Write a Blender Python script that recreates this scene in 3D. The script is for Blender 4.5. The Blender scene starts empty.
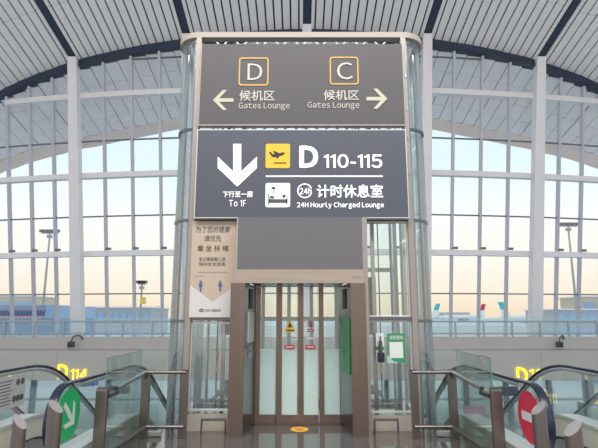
import bpy, math, random
from mathutils import Vector, Matrix
random.seed(7)
sc = bpy.context.scene
COL = sc.collection
# ------------------------------------------------------------------ camera
EYE, PITCH, FPX, W, H = 1.65, math.radians(10.7), 494.0, 598, 448
cam_d = bpy.data.cameras.new('camera'); cam = bpy.data.objects.new('camera', cam_d); COL.objects.link(cam)
cam_d.sensor_width = 36.0; cam_d.lens = FPX*36.0/W; cam_d.clip_end = 3000; cam_d.clip_start = .05
cam.location = (0, 0, EYE); cam.rotation_euler = (math.pi/2+PITCH, 0, 0)
sc.camera = cam
# ------------------------------------------------------------------ world
wd = bpy.data.worlds.new('sky'); sc.world = wd; wd.use_nodes = True
nt = wd.node_tree; nt.nodes.clear()
wo = nt.nodes.new('ShaderNodeOutputWorld'); bg = nt.nodes.new('ShaderNodeBackground')
tc = nt.nodes.new('ShaderNodeTexCoord'); sx = nt.nodes.new('ShaderNodeSeparateXYZ'); rp = nt.nodes.new('ShaderNodeValToRGB')
nt.links.new(tc.outputs['Generated'], sx.inputs[0]); mrz = nt.nodes.new('ShaderNodeMapRange'); mrz.inputs['From Min'].default_value = -1; nt.links.new(sx.outputs['Z'], mrz.inputs['Value']); nt.links.new(mrz.outputs[0], rp.inputs[0])
nt.links.new(rp.outputs[0], bg.inputs[0]); nt.links.new(bg.outputs[0], wo.inputs[0])
el = rp.color_ramp.elements
stops = [(0.0, (.80,.78,.78)), (.49, (.78,.75,.73)), (.505, (.84,.68,.50)), (.52, (.88,.76,.61)), (.555, (.89,.84,.76)), (.595, (.86,.87,.85)), (.64, (.72,.84,.89)), (.72, (.60,.77,.87)), (1.0, (.55,.70,.85))]
el[0].position = 0; el[0].color = stops[0][1]+(1,)
el[1].position = 1; el[1].color = stops[-1][1]+(1,)
for p, c in stops[1:-1]:
    e = el.new(p); e.color = c+(1,)
bg.inputs[1].default_value = .88
# ------------------------------------------------------------------ hall fill: one unseen area light added to brighten the interior
def area(name, loc, sx_, sy_, power, rot=(0,0,0), col=(1,.96,.92)):
    l = bpy.data.lights.new(name, 'AREA'); l.shape = 'RECTANGLE'; l.size = sx_; l.size_y = sy_; l.energy = power; l.color = col
    o = bpy.data.objects.new(name, l); o.location = loc; o.rotation_euler = rot; COL.objects.link(o); return o
area('hall_fill', (0, -6, 17), 24, 8, 3000, (math.radians(38), 0, 0))
sc.view_settings.view_transform = 'Standard'; sc.view_settings.look = 'None'
sc.view_settings.gamma = 1; sc.view_settings.use_curve_mapping = False
sc.view_settings.exposure = 0.45

# ------------------------------------------------------------------ helpers
CT, ST = math.cos(PITCH), math.sin(PITCH)
def ray(px, py):
    u = (px-W/2)/FPX; v = (H/2-py)/FPX
    return Vector((u, CT-v*ST, ST+v*CT))
def at(px, py, Y):                     # the point of the plane y = Y seen at a pixel
    r = ray(px, py); t = Y/r.y
    return Vector((r.x*t, Y, EYE+r.z*t))

def mat(name, col, rough=.6, metal=0.0, noise=0.0, nscale=20, emit=0, bump=0, spec=.5, stretch=None):
    m = bpy.data.materials.new(name); m.use_nodes = True
    t = m.node_tree; b = t.nodes['Principled BSDF']
    b.inputs['Base Color'].default_value = tuple(col)+(1,)
    b.inputs['Roughness'].default_value = rough; b.inputs['Metallic'].default_value = metal
    b.inputs['Specular IOR Level'].default_value = spec
    if emit:
        b.inputs['Emission Color'].default_value = tuple(col)+(1,); b.inputs['Emission Strength'].default_value = emit
    if noise or bump:
        g = t.nodes.new('ShaderNodeTexCoord'); mp = t.nodes.new('ShaderNodeMapping'); n = t.nodes.new('ShaderNodeTexNoise')
        t.links.new(g.outputs['Object'], mp.inputs[0]); t.links.new(mp.outputs[0], n.inputs['Vector'])
        n.inputs['Scale'].default_value = nscale; n.inputs['Detail'].default_value = 4
        if stretch: mp.inputs['Scale'].default_value = stretch
        if noise:
            mx = t.nodes.new('ShaderNodeMix'); mx.data_type = 'RGBA'
            mx.inputs[6].default_value = tuple(max(0, c*(1-noise)) for c in col)+(1,)
            mx.inputs[7].default_value = tuple(min(1, c*(1+noise)) for c in col)+(1,)
            t.links.new(n.outputs[0], mx.inputs[0]); t.links.new(mx.outputs[2], b.inputs['Base Color'])
        if bump:
            bp = t.nodes.new('ShaderNodeBump'); bp.inputs['Strength'].default_value = bump; bp.inputs['Distance'].default_value = .01
            t.links.new(n.outputs[0], bp.inputs['Height']); t.links.new(bp.outputs[0], b.inputs['Normal'])
    return m
def glass(name, tint, refl=1.0, base=.04, haze=0.0, hcol=(.8,.9,.9)):
    m = bpy.data.materials.new(name); m.use_nodes = True; t = m.node_tree; t.nodes.clear()
    o = t.nodes.new('ShaderNodeOutputMaterial'); tr = t.nodes.new('ShaderNodeBsdfTransparent'); gl = t.nodes.new('ShaderNodeBsdfGlossy')
    mx = t.nodes.new('ShaderNodeMixShader'); lw = t.nodes.new('ShaderNodeLayerWeight'); mr = t.nodes.new('ShaderNodeMapRange')
    tr.inputs[0].default_value = tuple(tint)+(1,); gl.inputs['Roughness'].default_value = .02; gl.inputs[0].default_value = (.95,1,1,1)
    lw.inputs['Blend'].default_value = .25
    mr.inputs['To Min'].default_value = base; mr.inputs['To Max'].default_value = min(1, .7*refl)
    t.links.new(lw.outputs['Fresnel'], mr.inputs['Value']); t.links.new(mr.outputs[0], mx.inputs[0])
    t.links.new(tr.outputs[0], mx.inputs[1]); t.links.new(gl.outputs[0], mx.inputs[2])
    last = mx
    if haze:
        df = t.nodes.new('ShaderNodeBsdfDiffuse'); df.inputs[0].default_value = tuple(hcol)+(1,)
        m2 = t.nodes.new('ShaderNodeMixShader'); m2.inputs[0].default_value = haze
        t.links.new(mx.outputs[0], m2.inputs[1]); t.links.new(df.outputs[0], m2.inputs[2]); last = m2
    t.links.new(last.outputs[0], o.inputs[0]); return m

M = {}
M['slat'] = mat('white_slat', (.90,.90,.91), .5, noise=.03, nscale=.6)
M['dark'] = mat('dark_void', (.018,.02,.026), .8)
M['navy'] = mat('navy_steel', (.022,.036,.07), .5, noise=.3, nscale=2)
M['white'] = mat('white_paint', (.84,.83,.87), .45, noise=.04, nscale=1.5)
M['mullion'] = mat('mullion_paint', (.53,.54,.63), .4, noise=.04, nscale=2)
M['bar'] = mat('dark_bar', (.17,.18,.21), .5)
M['soffit'] = mat('soffit_panel', (.86,.83,.86), .6, noise=.05, nscale=.5)
M['soffit_edge'] = mat('soffit_edge', (.88,.72,.66), .6, noise=.05, nscale=.8)
M['fascia'] = mat('fascia_panel', (.50,.47,.45), .6, noise=.04, nscale=1)
M['tealbar'] = mat('teal_grey_steel', (.16,.22,.25), .4)
M['plinth'] = mat('greige_plinth', (.55,.49,.42), .35, .3, noise=.06, nscale=4)
M['guide'] = mat('guide_rail_sheen', (.50,.51,.54), .3, .5)  # pale tone stands in for the reflection along the handrails
M['cream'] = mat('cream_panel', (.66,.62,.54), .45, noise=.05, nscale=3)
M['champ'] = mat('champagne_steel', (.46,.41,.37), .42, .8, noise=.12, nscale=9, stretch=(1,1,.06))
M['ringp'] = mat('greige_ring_paint', (.50,.43,.37), .5, noise=.05, nscale=5)
M['bronze'] = mat('brushed_bronze_steel', (.235,.18,.158), .32, .95, noise=.16, nscale=14, stretch=(1,1,.05))
M['bronze_h'] = mat('brushed_lintel_steel', (.50,.42,.37), .30, 1.0, noise=.15, nscale=9, stretch=(.06,1,1))
M['postg'] = mat('greige_post_paint', (.36,.31,.28), .4, .3, noise=.06, nscale=5)
M['steel'] = mat('stainless_steel', (.42,.38,.37), .25, 1.0, noise=.10, nscale=30)
M['postm'] = mat('brown_stainless', (.27,.23,.215), .33, 1.0, noise=.12, nscale=14, stretch=(1,1,.1))
M['bollard'] = mat('brushed_bollard', (.22,.19,.18), .4, .8, noise=.15, nscale=60, stretch=(1,1,.05))
M['boltop'] = mat('polished_cap', (.60,.56,.56), .25, .7)
M['darksteel'] = mat('dark_reveal_steel', (.16,.17,.18), .22, .9, noise=.1, nscale=8)
M['panelgrey'] = mat('grey_panel', (.150,.143,.152), .42, noise=.05, nscale=2)
M['upper'] = mat('taupe_sign_board', (.088,.078,.083), .45, noise=.06, nscale=2)
M['lower'] = mat('slate_sign_board', (.086,.090,.118), .4)
M['sign_white'] = mat('lit_white_letter', (.92,.92,.92), .5, emit=.55)
M['sign_dim'] = mat('pale_letter', (.60,.59,.52), .5, emit=.08)
M['sign_dim2'] = mat('pale_yellow_arrow', (.56,.55,.40), .5, emit=.08)
M['amber'] = mat('amber_outline', (.72,.42,.12), .5, emit=.1)
M['yellow'] = mat('lit_yellow', (.86,.50,.03), .5, emit=.12)
M['black'] = mat('black_ink', (.02,.02,.022), .5)
M['ink'] = mat('grey_ink', (.10,.09,.09), .6)
M['led'] = mat('yellow_led', (1.0,.75,.02), .5, emit=1.3)
M['leddim'] = mat('yellow_led_faint', (.9,.75,.1), .5, emit=.35)
M['poster'] = mat('poster_cream', (.60,.51,.43), .45)
M['poster_w'] = mat('poster_white', (.68,.65,.62), .45)
M['peach'] = mat('poster_peach', (.56,.44,.345), .45)
M['blue'] = mat('pictogram_blue', (.07,.13,.26), .5)
M['red'] = mat('sign_red', (.74,.03,.07), .4)
M['green'] = mat('sign_green', (.015,.50,.16), .4)
M['dgreen'] = mat('notice_green', (.05,.30,.12), .4)
M['paper'] = mat('white_sticker', (.78,.78,.76), .5)
M['noticebd'] = mat('notice_board', (.56,.53,.54), .5)
M['rubber'] = mat('navy_rubber_handrail', (.014,.018,.042), .25, spec=.6)
M['frost'] = mat('frosted_glass', (.86,.98,.94), .35, noise=.02, nscale=3)
_m = M['frost']; _t = _m.node_tree; _b = _t.nodes['Principled BSDF']; _o = _t.nodes['Material Output']
_tr = _t.nodes.new('ShaderNodeBsdfTranslucent'); _tr.inputs[0].default_value = (.80,.97,.92,1); _mx = _t.nodes.new('ShaderNodeMixShader'); _mx.inputs[0].default_value = .4
_t.links.new(_b.outputs[0], _mx.inputs[1]); _t.links.new(_tr.outputs[0], _mx.inputs[2]); _t.links.new(_mx.outputs[0], _o.inputs[0])
M['alu'] = mat('pale_aluminium', (.62,.63,.62), .35, .4)
M['grate'] = mat('ribbed_step_metal', (.22,.22,.23), .4, .8)
M['pink'] = mat('pink_poster', (.75,.32,.52), .5)
M['screen'] = mat('blue_screen', (.05,.13,.45), .3, emit=.4)
M['signbox'] = mat('dark_sign_box', (.06,.06,.09), .4)
M['cctv'] = mat('camera_housing', (.05,.06,.09), .4)
M['concrete'] = mat('apron_concrete', (.76,.74,.70), .9, noise=.08, nscale=.02)
M['lowfloor'] = mat('pale_hall_floor', (.42,.43,.43), .25, noise=.08, nscale=.5)
M['bluebld'] = mat('blue_cladding', (.05,.22,.44), .5, noise=.08, nscale=.5)
M['lilac'] = mat('pale_lilac_cladding', (.31,.36,.55), .5)
M['ltblue'] = mat('pale_blue_cladding', (.33,.49,.70), .5)
M['greybld'] = mat('grey_cladding', (.42,.45,.50), .6, noise=.05, nscale=.2)
M['tanbld'] = mat('tan_concrete', (.62,.52,.40), .7)
M['planew'] = mat('aircraft_white', (.85,.85,.85), .35)
M['teal'] = mat('teal_paint', (.05,.55,.62), .4)
M['pgrey'] = mat('mast_grey', (.40,.39,.38), .6)
M['yel2'] = mat('yellow_paint', (.85,.60,.10), .5)
M['g_wall'] = glass('curtain_glass', (.96,.985,.99), .5, .02)
M['g_near'] = glass('barrier_glass', (.93,.97,.96), .8, .05)
M['g_shaft'] = glass('shaft_glass', (.95,.98,.98), .8, .05)
M['g_tube'] = glass('curved_corner_glass', (.80,.85,.87), 1.0, .10, haze=.10, hcol=(.5,.55,.6))
M['g_low'] = glass('lower_hall_glass', (.93,.96,.96), .6, .05, haze=.10, hcol=(.8,.85,.85))
M['g_edge'] = mat('green_glass_edge', (.10,.28,.25), .15)
M['g_rail'] = glass('walkway_glass', (.88,.95,.97), .6, .04, haze=.10, hcol=(.8,.9,.92))

# polished granite floor
def floor_mat():
    m = bpy.data.materials.new('polished_granite'); m.use_nodes = True; t = m.node_tree; b = t.nodes['Principled BSDF']
    g = t.nodes.new('ShaderNodeTexCoord')
    n = t.nodes.new('ShaderNodeTexNoise'); n.inputs['Scale'].default_value = 90; n.inputs['Detail'].default_value = 8
    cr = t.nodes.new('ShaderNodeValToRGB'); cr.color_ramp.elements[0].position = .35; cr.color_ramp.elements[1].position = .68
    cr.color_ramp.elements[0].color = (.062,.048,.044,1); cr.color_ramp.elements[1].color = (.20,.16,.145,1)
    br = t.nodes.new('ShaderNodeTexBrick'); br.offset = 0; br.inputs['Scale'].default_value = 1
    br.inputs['Brick Width'].default_value = .9; br.inputs['Row Height'].default_value = .9; br.inputs['Mortar Size'].default_value = .006
    br.inputs['Color1'].default_value = (1,1,1,1); br.inputs['Color2'].default_value = (.88,.88,.88,1); br.inputs['Mortar'].default_value = (.45,.45,.45,1)
    mx = t.nodes.new('ShaderNodeMix'); mx.data_type = 'RGBA'; mx.blend_type = 'MULTIPLY'; mx.inputs[0].default_value = 1
    t.links.new(g.outputs['Object'], n.inputs['Vector']); t.links.new(g.outputs['Object'], br.inputs['Vector'])
    t.links.new(n.outputs[0], cr.inputs[0]); t.links.new(cr.outputs[0], mx.inputs[6]); t.links.new(br.outputs[0], mx.inputs[7])
    t.links.new(mx.outputs[2], b.inputs['Base Color']); b.inputs['Roughness'].default_value = .07
    b.inputs['Specular IOR Level'].default_value = .8
    return m
M['floor'] = floor_mat()

def root_loc(o):
    v = Vector((0,0,0))
    while o is not None: v += o.location; o = o.parent
    return v
class MB:
    def __init__(s): s.v = []; s.f = []
    def add(s, vs, fs):
        n = len(s.v); s.v += [Vector(v) for v in vs]; s.f += [tuple(i+n for i in f) for f in fs]; return s
    def box(s, x0, x1, y0, y1, z0, z1):
        vs = [(x,y,z) for x in (x0,x1) for y in (y0,y1) for z in (z0,z1)]
        return s.add(vs, [(0,1,3,2),(4,6,7,5),(0,4,5,1),(2,3,7,6),(0,2,6,4),(1,5,7,3)])
    def pbox(s, px0, py0, px1, py1, Y, t=.02):      # box lying in front of the plane y=Y, outlined by its corners
        a = at(px0, py0, Y); b = at(px1, py1, Y)
        x0 = (a.x+at(px0, py1, Y).x)/2; x1 = (b.x+at(px1, py0, Y).x)/2
        return s.box(x0, x1, Y-t, Y, b.z, a.z)
    def beam(s, p0, p1, w, d, side=(1,0,0)):
        p0, p1 = Vector(p0), Vector(p1); dr = (p1-p0).normalized(); sd = Vector(side)
        sd = (sd-dr*sd.dot(dr)).normalized(); nn = dr.cross(sd)
        vs = []
        for p in (p0, p1):
            for a, b in ((-1,-1),(1,-1),(1,1),(-1,1)): vs.append(p+sd*a*w/2+nn*b*d/2)
        return s.add(vs, [(0,1,2,3),(7,6,5,4),(0,4,5,1),(1,5,6,2),(2,6,7,3),(3,7,4,0)])
    def tube(s, pts, r, n=10, caps=True, closed=False, flat=None):
        # flat: (half width along X, half height) -> a rectangular rounded section for handrails
        pts = [Vector(p) for p in pts]; N = len(pts); rings = []
        for i, p in enumerate(pts):
            if closed: d = pts[(i+1)%N]-pts[i-1]
            else: d = pts[min(i+1,N-1)]-pts[max(i-1,0)]
            d.normalize()
            ref = Vector((1,0,0)) if abs(d.x) < .9 else Vector((0,0,1))
            a = (ref-d*ref.dot(d)).normalized(); b = d.cross(a); rr = r[i] if isinstance(r, (list,tuple)) else r
            ring = []
            for k in range(n):
                th = 2*math.pi*k/n; c, q = math.cos(th), math.sin(th)
                if flat:
                    e = .45; c = math.copysign(abs(c)**e, c); q = math.copysign(abs(q)**e, q)
                    ring.append(p+a*c*flat[0]+b*q*flat[1])
                else: ring.append(p+a*c*rr+b*q*rr)
            rings.append(ring)
        vs = [v for r_ in rings for v in r_]; fs = []
        for i in range(N if closed else N-1):
            j = (i+1) % N
            for k in range(n): fs.append((i*n+k, i*n+(k+1)%n, j*n+(k+1)%n, j*n+k))
        if caps and not closed: fs += [tuple(range(n))[::-1], tuple(range((N-1)*n, N*n))]
        return s.add(vs, fs)
    def cyl(s, p0, p1, r, n=16, r1=None): return s.tube([p0, p1], [r, r if r1 is None else r1], n)
    def prism(s, pts, axis, a, b):                   # polygon pts (2D) extruded along an axis from a to b
        def P(u, v, w): return {'x':(w,u,v),'y':(u,w,v),'z':(u,v,w)}[axis]
        n = len(pts); vs = [P(u,v,a) for u,v in pts]+[P(u,v,b) for u,v in pts]
        fs = [tuple(range(n))[::-1], tuple(range(n,2*n))]+[(i,(i+1)%n,n+(i+1)%n,n+i) for i in range(n)]
        return s.add(vs, fs)
    def strip(s, A, B):                              # quads between two lines of points
        n = len(A); return s.add(list(A)+list(B), [(i,i+1,n+i+1,n+i) for i in range(n-1)])
    def build(s, name, m, parent=None, bevel=0, smooth=False):
        if parent is None:
            xs = [v.x for v in s.v]; ys = [v.y for v in s.v]; zs = [v.z for v in s.v]
            org = Vector(((min(xs)+max(xs))/2, (min(ys)+max(ys))/2, min(zs)))
        else: org = root_loc(parent)
        me = bpy.data.meshes.new(name); me.from_pydata([tuple(v-org) for v in s.v], [], s.f); me.update()
        import bmesh
        bm = bmesh.new(); bm.from_mesh(me); bmesh.ops.recalc_face_normals(bm, faces=bm.faces); bm.to_mesh(me); bm.free()
        me.materials.append(M[m] if isinstance(m, str) else m)
        o = bpy.data.objects.new(name, me); COL.objects.link(o)
        if parent is None: o.location = org
        else: o.parent = parent
        if smooth:
            for p in me.polygons: p.use_smooth = True
            me.set_sharp_from_angle(angle=math.radians(40))
        if bevel:
            bv = o.modifiers.new('bevel', 'BEVEL'); bv.width = bevel; bv.segments = 2; bv.limit_method = 'ANGLE'
        return o
def tag(o, label=None, cat=None, group=None, kind=None):
    if label: o['label'] = label
    if cat: o['category'] = cat
    if group: o['group'] = group
    if kind: o['kind'] = kind
    return o
def thing(name, loc, label=None, cat=None, group=None, kind=None):
    o = bpy.data.objects.new(name, None); COL.objects.link(o); o.location = loc; o.empty_display_size = .2
    return tag(o, label, cat, group, kind)
def glyphs(body, res=3):
    c = bpy.data.curves.new('t', 'FONT'); c.body = body; c.resolution_u = res
    o = bpy.data.objects.new('t', c); COL.objects.link(o)
    me = bpy.data.meshes.new_from_object(o.evaluated_get(bpy.context.evaluated_depsgraph_get()))
    vs = [v.co.copy() for v in me.vertices]; fs = [tuple(p.vertices) for p in me.polygons]
    bpy.data.objects.remove(o); bpy.data.curves.remove(c); bpy.data.meshes.remove(me); return vs, fs
def text(mb, body, px0, py0, px1, py1, Y, bold=0.0, t=.012, mirror=False, gap=.13):   # lettering fitted to a rectangle on the plane y=Y
    vs, fs = [], []
    if ord(max(body)) < 128:                         # plain sans letters laid side by side
        cur = 0
        for ch in body:
            if ch == ' ': cur += .28; continue
            if ch == '1': v = [Vector(p+(0,)) for p in ((.20,0),(.285,0),(.285,.735),(.215,.735),(.20,.70),(.06,.645),(.06,.565),(.20,.62))]; f = [(0,1,2,3,4,7),(4,5,6,7)]
            elif ch == '-': v = [Vector(p+(0,)) for p in ((0,.24),(.26,.24),(.26,.31),(0,.31))]; f = [(0,1,2,3)]
            else: v, f = glyphs(chr(ord(ch)+0xFEE0))
            m0 = min(p.x for p in v); n = len(vs)
            k = 1.0
            vs += [Vector((p.x-m0+cur, p.y, 0)) for p in v]; fs += [tuple(i+n for i in q) for q in f]
            cur += max(p.x for p in v)-m0+gap
    else: vs, fs = glyphs(body)
    x0 = min(v.x for v in vs); x1 = max(v.x for v in vs); y0 = min(v.y for v in vs); y1 = max(v.y for v in vs)
    a = at(px0, py0, Y); b = at(px1, py1, Y)
    X0 = (a.x+at(px0, py1, Y).x)/2; X1 = (b.x+at(px1, py0, Y).x)/2
    hgt = a.z-b.z; bw = .62*bold*hgt/max(.3, y1-y0)*1.0
    base = []
    for v in vs:
        k = (v.x-x0)/max(1e-6, x1-x0)
        base.append((X0+bw+(X1-X0-2*bw)*k, b.z+bw+(hgt-2*bw)*(v.y-y0)/max(1e-6, y1-y0)))
    if bold: offs = [(bw*math.cos(q*math.pi/4), bw*math.sin(q*math.pi/4)) for q in range(8)]
    else: offs = [(0, 0)]
    for n_, (dx, dz) in enumerate(offs):
        mb.add([(x+dx, Y-t-.00006*n_, z+dz) for x, z in base], fs)
    return mb
def pp(px, py, Y): v = at(px, py, Y); return (v.x, v.z)
def rrect(px0, py0, px1, py1, Y, r, n=5):           # rounded rectangle outline (x,z)
    x0, z1 = pp(px0, py0, Y); x1, z0 = pp(px1, py1, Y); out = []
    for cx, cz, a0 in ((x1-r, z1-r, 0), (x0+r, z1-r, 90), (x0+r, z0+r, 180), (x1-r, z0+r, 270)):
        for k in range(n+1):
            th = math.radians(a0+90*k/n); out.append((cx+r*math.cos(th), cz+r*math.sin(th)))
    return out
def ring_prism(mb, outer, inner, y0, y1):
    n = len(outer)
    vs = [(u,y0,v) for u,v in outer]+[(u,y0,v) for u,v in inner]+[(u,y1,v) for u,v in outer]+[(u,y1,v) for u,v in inner]
    fs = []
    for i in range(n):
        j = (i+1)%n
        fs += [(i,j,n+j,n+i),(2*n+i,3*n+i,3*n+j,2*n+j),(i,2*n+i,2*n+j,j),(n+i,n+j,3*n+j,3*n+i)]
    return mb.add(vs, fs)

# ================================================================== LARGE STRUCTURE
# ---- facade surface: convex in plan, leaning towards the hall
XC, BAY, RAD, D0, LEAN = .62, 9.45, 123.0, 41.0, .23
def gx(t): return XC+math.copysign(min(abs(t), 2)*BAY+max(0, abs(t)-2)*BAY*.9, t)   # bay lines: the outer bays are narrower
def FY(X, z): return D0+(X-XC)**2/(2*RAD)-LEAN*z
def ztop(X):                                         # arched head of the glass wall
    off = min(abs(X-XC), 40)
    tab = [(0,37),(60,40),(127,48),(180,56),(230,68.5),(265,80),(300,96),(345,120),(450,185)]
    # solve height so that the head follows the arch
    zc = 38.5
    for _ in range(4):
        o = off/zc*FPX
        for (a,ya),(b,yb) in zip(tab, tab[1:]):
            if o <= b: y = ya+(yb-ya)*(o-a)/(b-a); break
        else: y = 165
        v = (H/2-y)/FPX; sl = (ST+v*CT)/(CT-v*ST)     # rise per metre
        base = D0+off**2/(2*RAD)
        z = (EYE+sl*base)/(1+sl*LEAN); zc = (base-LEAN*z)*CT+(z-EYE)*ST
    return z
SM = {}
def zt(X):                                           # smoothed
    k = round(X*4)
    if k not in SM: SM[k] = sum(ztop(X+d) for d in (-3,-1.5,0,1.5,3))/5
    return SM[k]
def zrow(py, off=126):                               # height of a row of the wall at a given place in the picture
    r = ray(299+off, py); t = 40
    for _ in range(30):
        X = r.x*t; z = EYE+r.z*t; t = FY(X, z)/r.y
    return EYE+r.z*t

SLOPE = math.tan(math.radians(12.5))
def ceil_z(X, Y): return zt(X)+.42+SLOPE*(FY(X, zt(X))-Y)
ceiling = thing('ceiling', (0, 20, 24), kind='structure')
NS = 15; sw = BAY/NS
for b in range(-4, 4):
    mb = MB()
    for k in range(NS):
        x0 = XC+b*BAY+k*sw; xa, xb = x0+.06, x0+sw-.06
        if k == 0: xa = x0+.32
        if k == NS-1: xb = x0+sw-.32
        xm = (xa+xb)/2
        ys = [FY(xm, zt(xm))-.2-5.5*i for i in range(9)]
        for ya, yb in zip(ys, ys[1:]):
            yb += .06
            A = [Vector((x, y, ceil_z(x, y))) for x, y in ((xa,ya),(xb,ya),(xb,yb),(xa,yb))]
            B = [v+Vector((0,0,.12)) for v in A]
            mb.add(A+B, [(0,1,2,3),(7,6,5,4),(0,4,5,1),(1,5,6,2),(2,6,7,3),(3,7,4,0)])
    mb.build('slat_panel', 'slat', ceiling)
mb = MB(); n = 48; xs = [XC-4*BAY+8*BAY*i/n for i in range(n+1)]
for lift in (.5, .9):
    mb.strip([(x, FY(x, zt(x))+.6, ceil_z(x, FY(x, zt(x))+.6)+lift) for x in xs], [(x, -9, ceil_z(x, -9)+lift) for x in xs])
mb.build('roof_deck', 'dark', ceiling)
for b in range(-3, 4):                               # recessed dark roof beams above each column
    x = gx(b); y0 = FY(x, zt(x))-.3
    MB().beam((x, y0, ceil_z(x, y0)+.22), (x, -8, ceil_z(x, -8)+.22), .5, .4).build('roof_beam', 'navy', ceiling)
# dark head beam along the arch
mb = MB(); hb = MB()
for i in range(64):
    xa = XC-4*BAY+8*BAY*i/64; xb = XC-4*BAY+8*BAY*(i+1)/64
    za, zb = zt(xa)+.22, zt(xb)+.22
    mb.beam((xa, FY(xa, za)-.15, za), (xb, FY(xb, zb)-.15, zb), 0.56, .5, (0,0,1))
    if i % 2 == 0: hb.box(xa-.12, xa+.45, FY(xa, za)-.7, FY(xa, za)-.35, za+.05, za+.2)
o = mb.build('trim_1', 'navy'); o['kind'] = 'structure'
hb.build('clamp', 'white', o)
o.children[0].location = -o.location
# eaves soffit outside
sof = thing('eaves_soffit', (0, 44, 22), kind='structure')
def sof_z(X, Y): return zt(X)-.05-SLOPE*(Y-FY(X, zt(X)))*1.0
EDGE = {}
def edge_y(X):                                       # the eaves edge, a smooth curve in plan
    k = abs(round((X-XC)*2)/2)
    if k not in EDGE:
        tab = [(0,121),(126,128),(235,150),(281,162),(300,169),(360,195),(500,280)]
        y = 46.0
        for _ in range(40):
            z = zt(XC+k)-.05-SLOPE*(y-FY(XC+k, zt(XC+k))); dep = y*CT+(z-EYE)*ST; o_ = (k+XC)*FPX/dep
            for (a,ya),(b,yb) in zip(tab, tab[1:]):
                if o_ <= b: row = ya+(yb-ya)*(o_-a)/(b-a); break
            v = (H/2-row)/FPX; sl = (ST+v*CT)/(CT-v*ST)
            zt_ = EYE+sl*y; y += (z-zt_)*1.0
        EDGE[k] = y
    return EDGE[k]
mb = MB(); eb = MB(); bk = MB()
npn = 64
for i in range(npn):
    xa = XC-4*BAY+8*BAY*i/npn; xb = XC-4*BAY+8*BAY*(i+1)/npn-.07
    xm = (xa+xb)/2; yA = FY(xm, zt(xm))+.25; yE = edge_y(xm)
    cuts = [yA]+[yA+(yE-1.8-yA)*j/4 for j in range(1, 5)]
    for ya, yb in zip(cuts, cuts[1:]):
        A = [Vector((x,y,sof_z(x,y))) for x,y in ((xa,ya),(xb,ya),(xb,yb-.05),(xa,yb-.05))]
        mb.add(A+[v+Vector((0,0,.1)) for v in A], [(0,1,2,3),(7,6,5,4),(0,4,5,1),(1,5,6,2),(2,6,7,3),(3,7,4,0)])
    xc_ = xb+.07; A = [Vector((x,y,sof_z(x,y))) for x,y in ((xa,edge_y(xa)-1.8),(xc_,edge_y(xc_)-1.8),(xc_,edge_y(xc_)),(xa,edge_y(xa)))]
    eb.add(A+[v+Vector((0,0,.5)) for v in A], [(0,1,2,3),(7,6,5,4),(0,4,5,1),(1,5,6,2),(2,6,7,3),(3,7,4,0)])
bk.strip([(x, FY(x, zt(x)), sof_z(x, FY(x, zt(x)))+.35) for x in xs], [(x, edge_y(x)-.1, sof_z(x, edge_y(x))+.35) for x in xs])
mb.build('soffit_panel', 'soffit', sof); eb.build('edge_strip', 'soffit_edge', sof); bk.build('backing', 'greybld', sof)

# ---- window wall
thick = [zrow(91.5), zrow(173), zrow(252.5)]
thin = [zrow(56.5), zrow(137.5), zrow(214.5), zrow(293.5)]
def fp(X, z, d=0): return Vector((X, FY(X, z)+d, z))
for w in range(6):
    b = w-3
    win = thing('window_%d' % (w+1), (gx(b+.5), D0, 0), kind='structure')
    for k in (1,2,3):
        x = gx(b+k/4); z1 = zt(x)
        MB().beam(fp(x, 0), fp(x, z1), .19, .36).build('mullion', 'mullion', win)
    for j, (zs, h, d, m) in enumerate([(z, .44, .5, 'white') for z in thick]+[(z, .10, .14, 'bar') for z in thin]):
        mb = MB()
        for k in range(4):
            xa = gx(b+k/4); xb = gx(b+(k+1)/4)
            if zs > min(zt(xa), zt(xb)): continue
            mb.beam(fp(xa, zs), fp(xb, zs), h, d, (0,0,1))
        if mb.v: mb.build('transom' if h > .2 else 'glazing_bar', m, win)
    mb = MB()                                         # little brackets standing on the lower transom
    for k in (1,2,3):
        x = gx(b+k/4); mb.box(x+.05, x+.45, FY(x, thick[2])-.35, FY(x, thick[2])-.15, thick[2]+.28, thick[2]+.46)
    mb.build('vent_motor', 'bar', win)
    A, Bp = [], []
    for k in range(9):
        x = gx(b+k/8); A.append(fp(x, 0, .1)); Bp.append(fp(x, zt(x)+.3, .1))
    MB().strip(A, Bp).build('pane', 'g_wall', win)
names = ['far left white column at the left end of the window wall', 'tapered white column standing left of the sign tower', 'white column of the window wall just behind the left side of the tower',
 'white column showing only its head above the middle of the tower', 'white column of the window wall just behind the right side of the tower', 'tapered white column standing right of the sign tower', 'far right white column at the right end of the window wall']
for i, b in enumerate(range(-3, 4)):
    x = gx(b); z1 = zt(x)+.62
    mb = MB()
    a, c = fp(x, 0, -.55), fp(x, z1, -.45); w0, w1, dd = .96, .72, .8
    vs = []
    for p, ww in ((a, w0), (c, w1)):
        for u, v in ((-1,-1),(1,-1),(1,1),(-1,1)): vs.append(p+Vector((u*ww/2, v*dd/2, 0)))
    mb.add(vs, [(0,1,2,3),(7,6,5,4),(0,4,5,1),(1,5,6,2),(2,6,7,3),(3,7,4,0)])
    tag(mb.build('facade_column', 'white', None, bevel=.05), names[i], 'column', 'white columns of the window wall')

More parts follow.
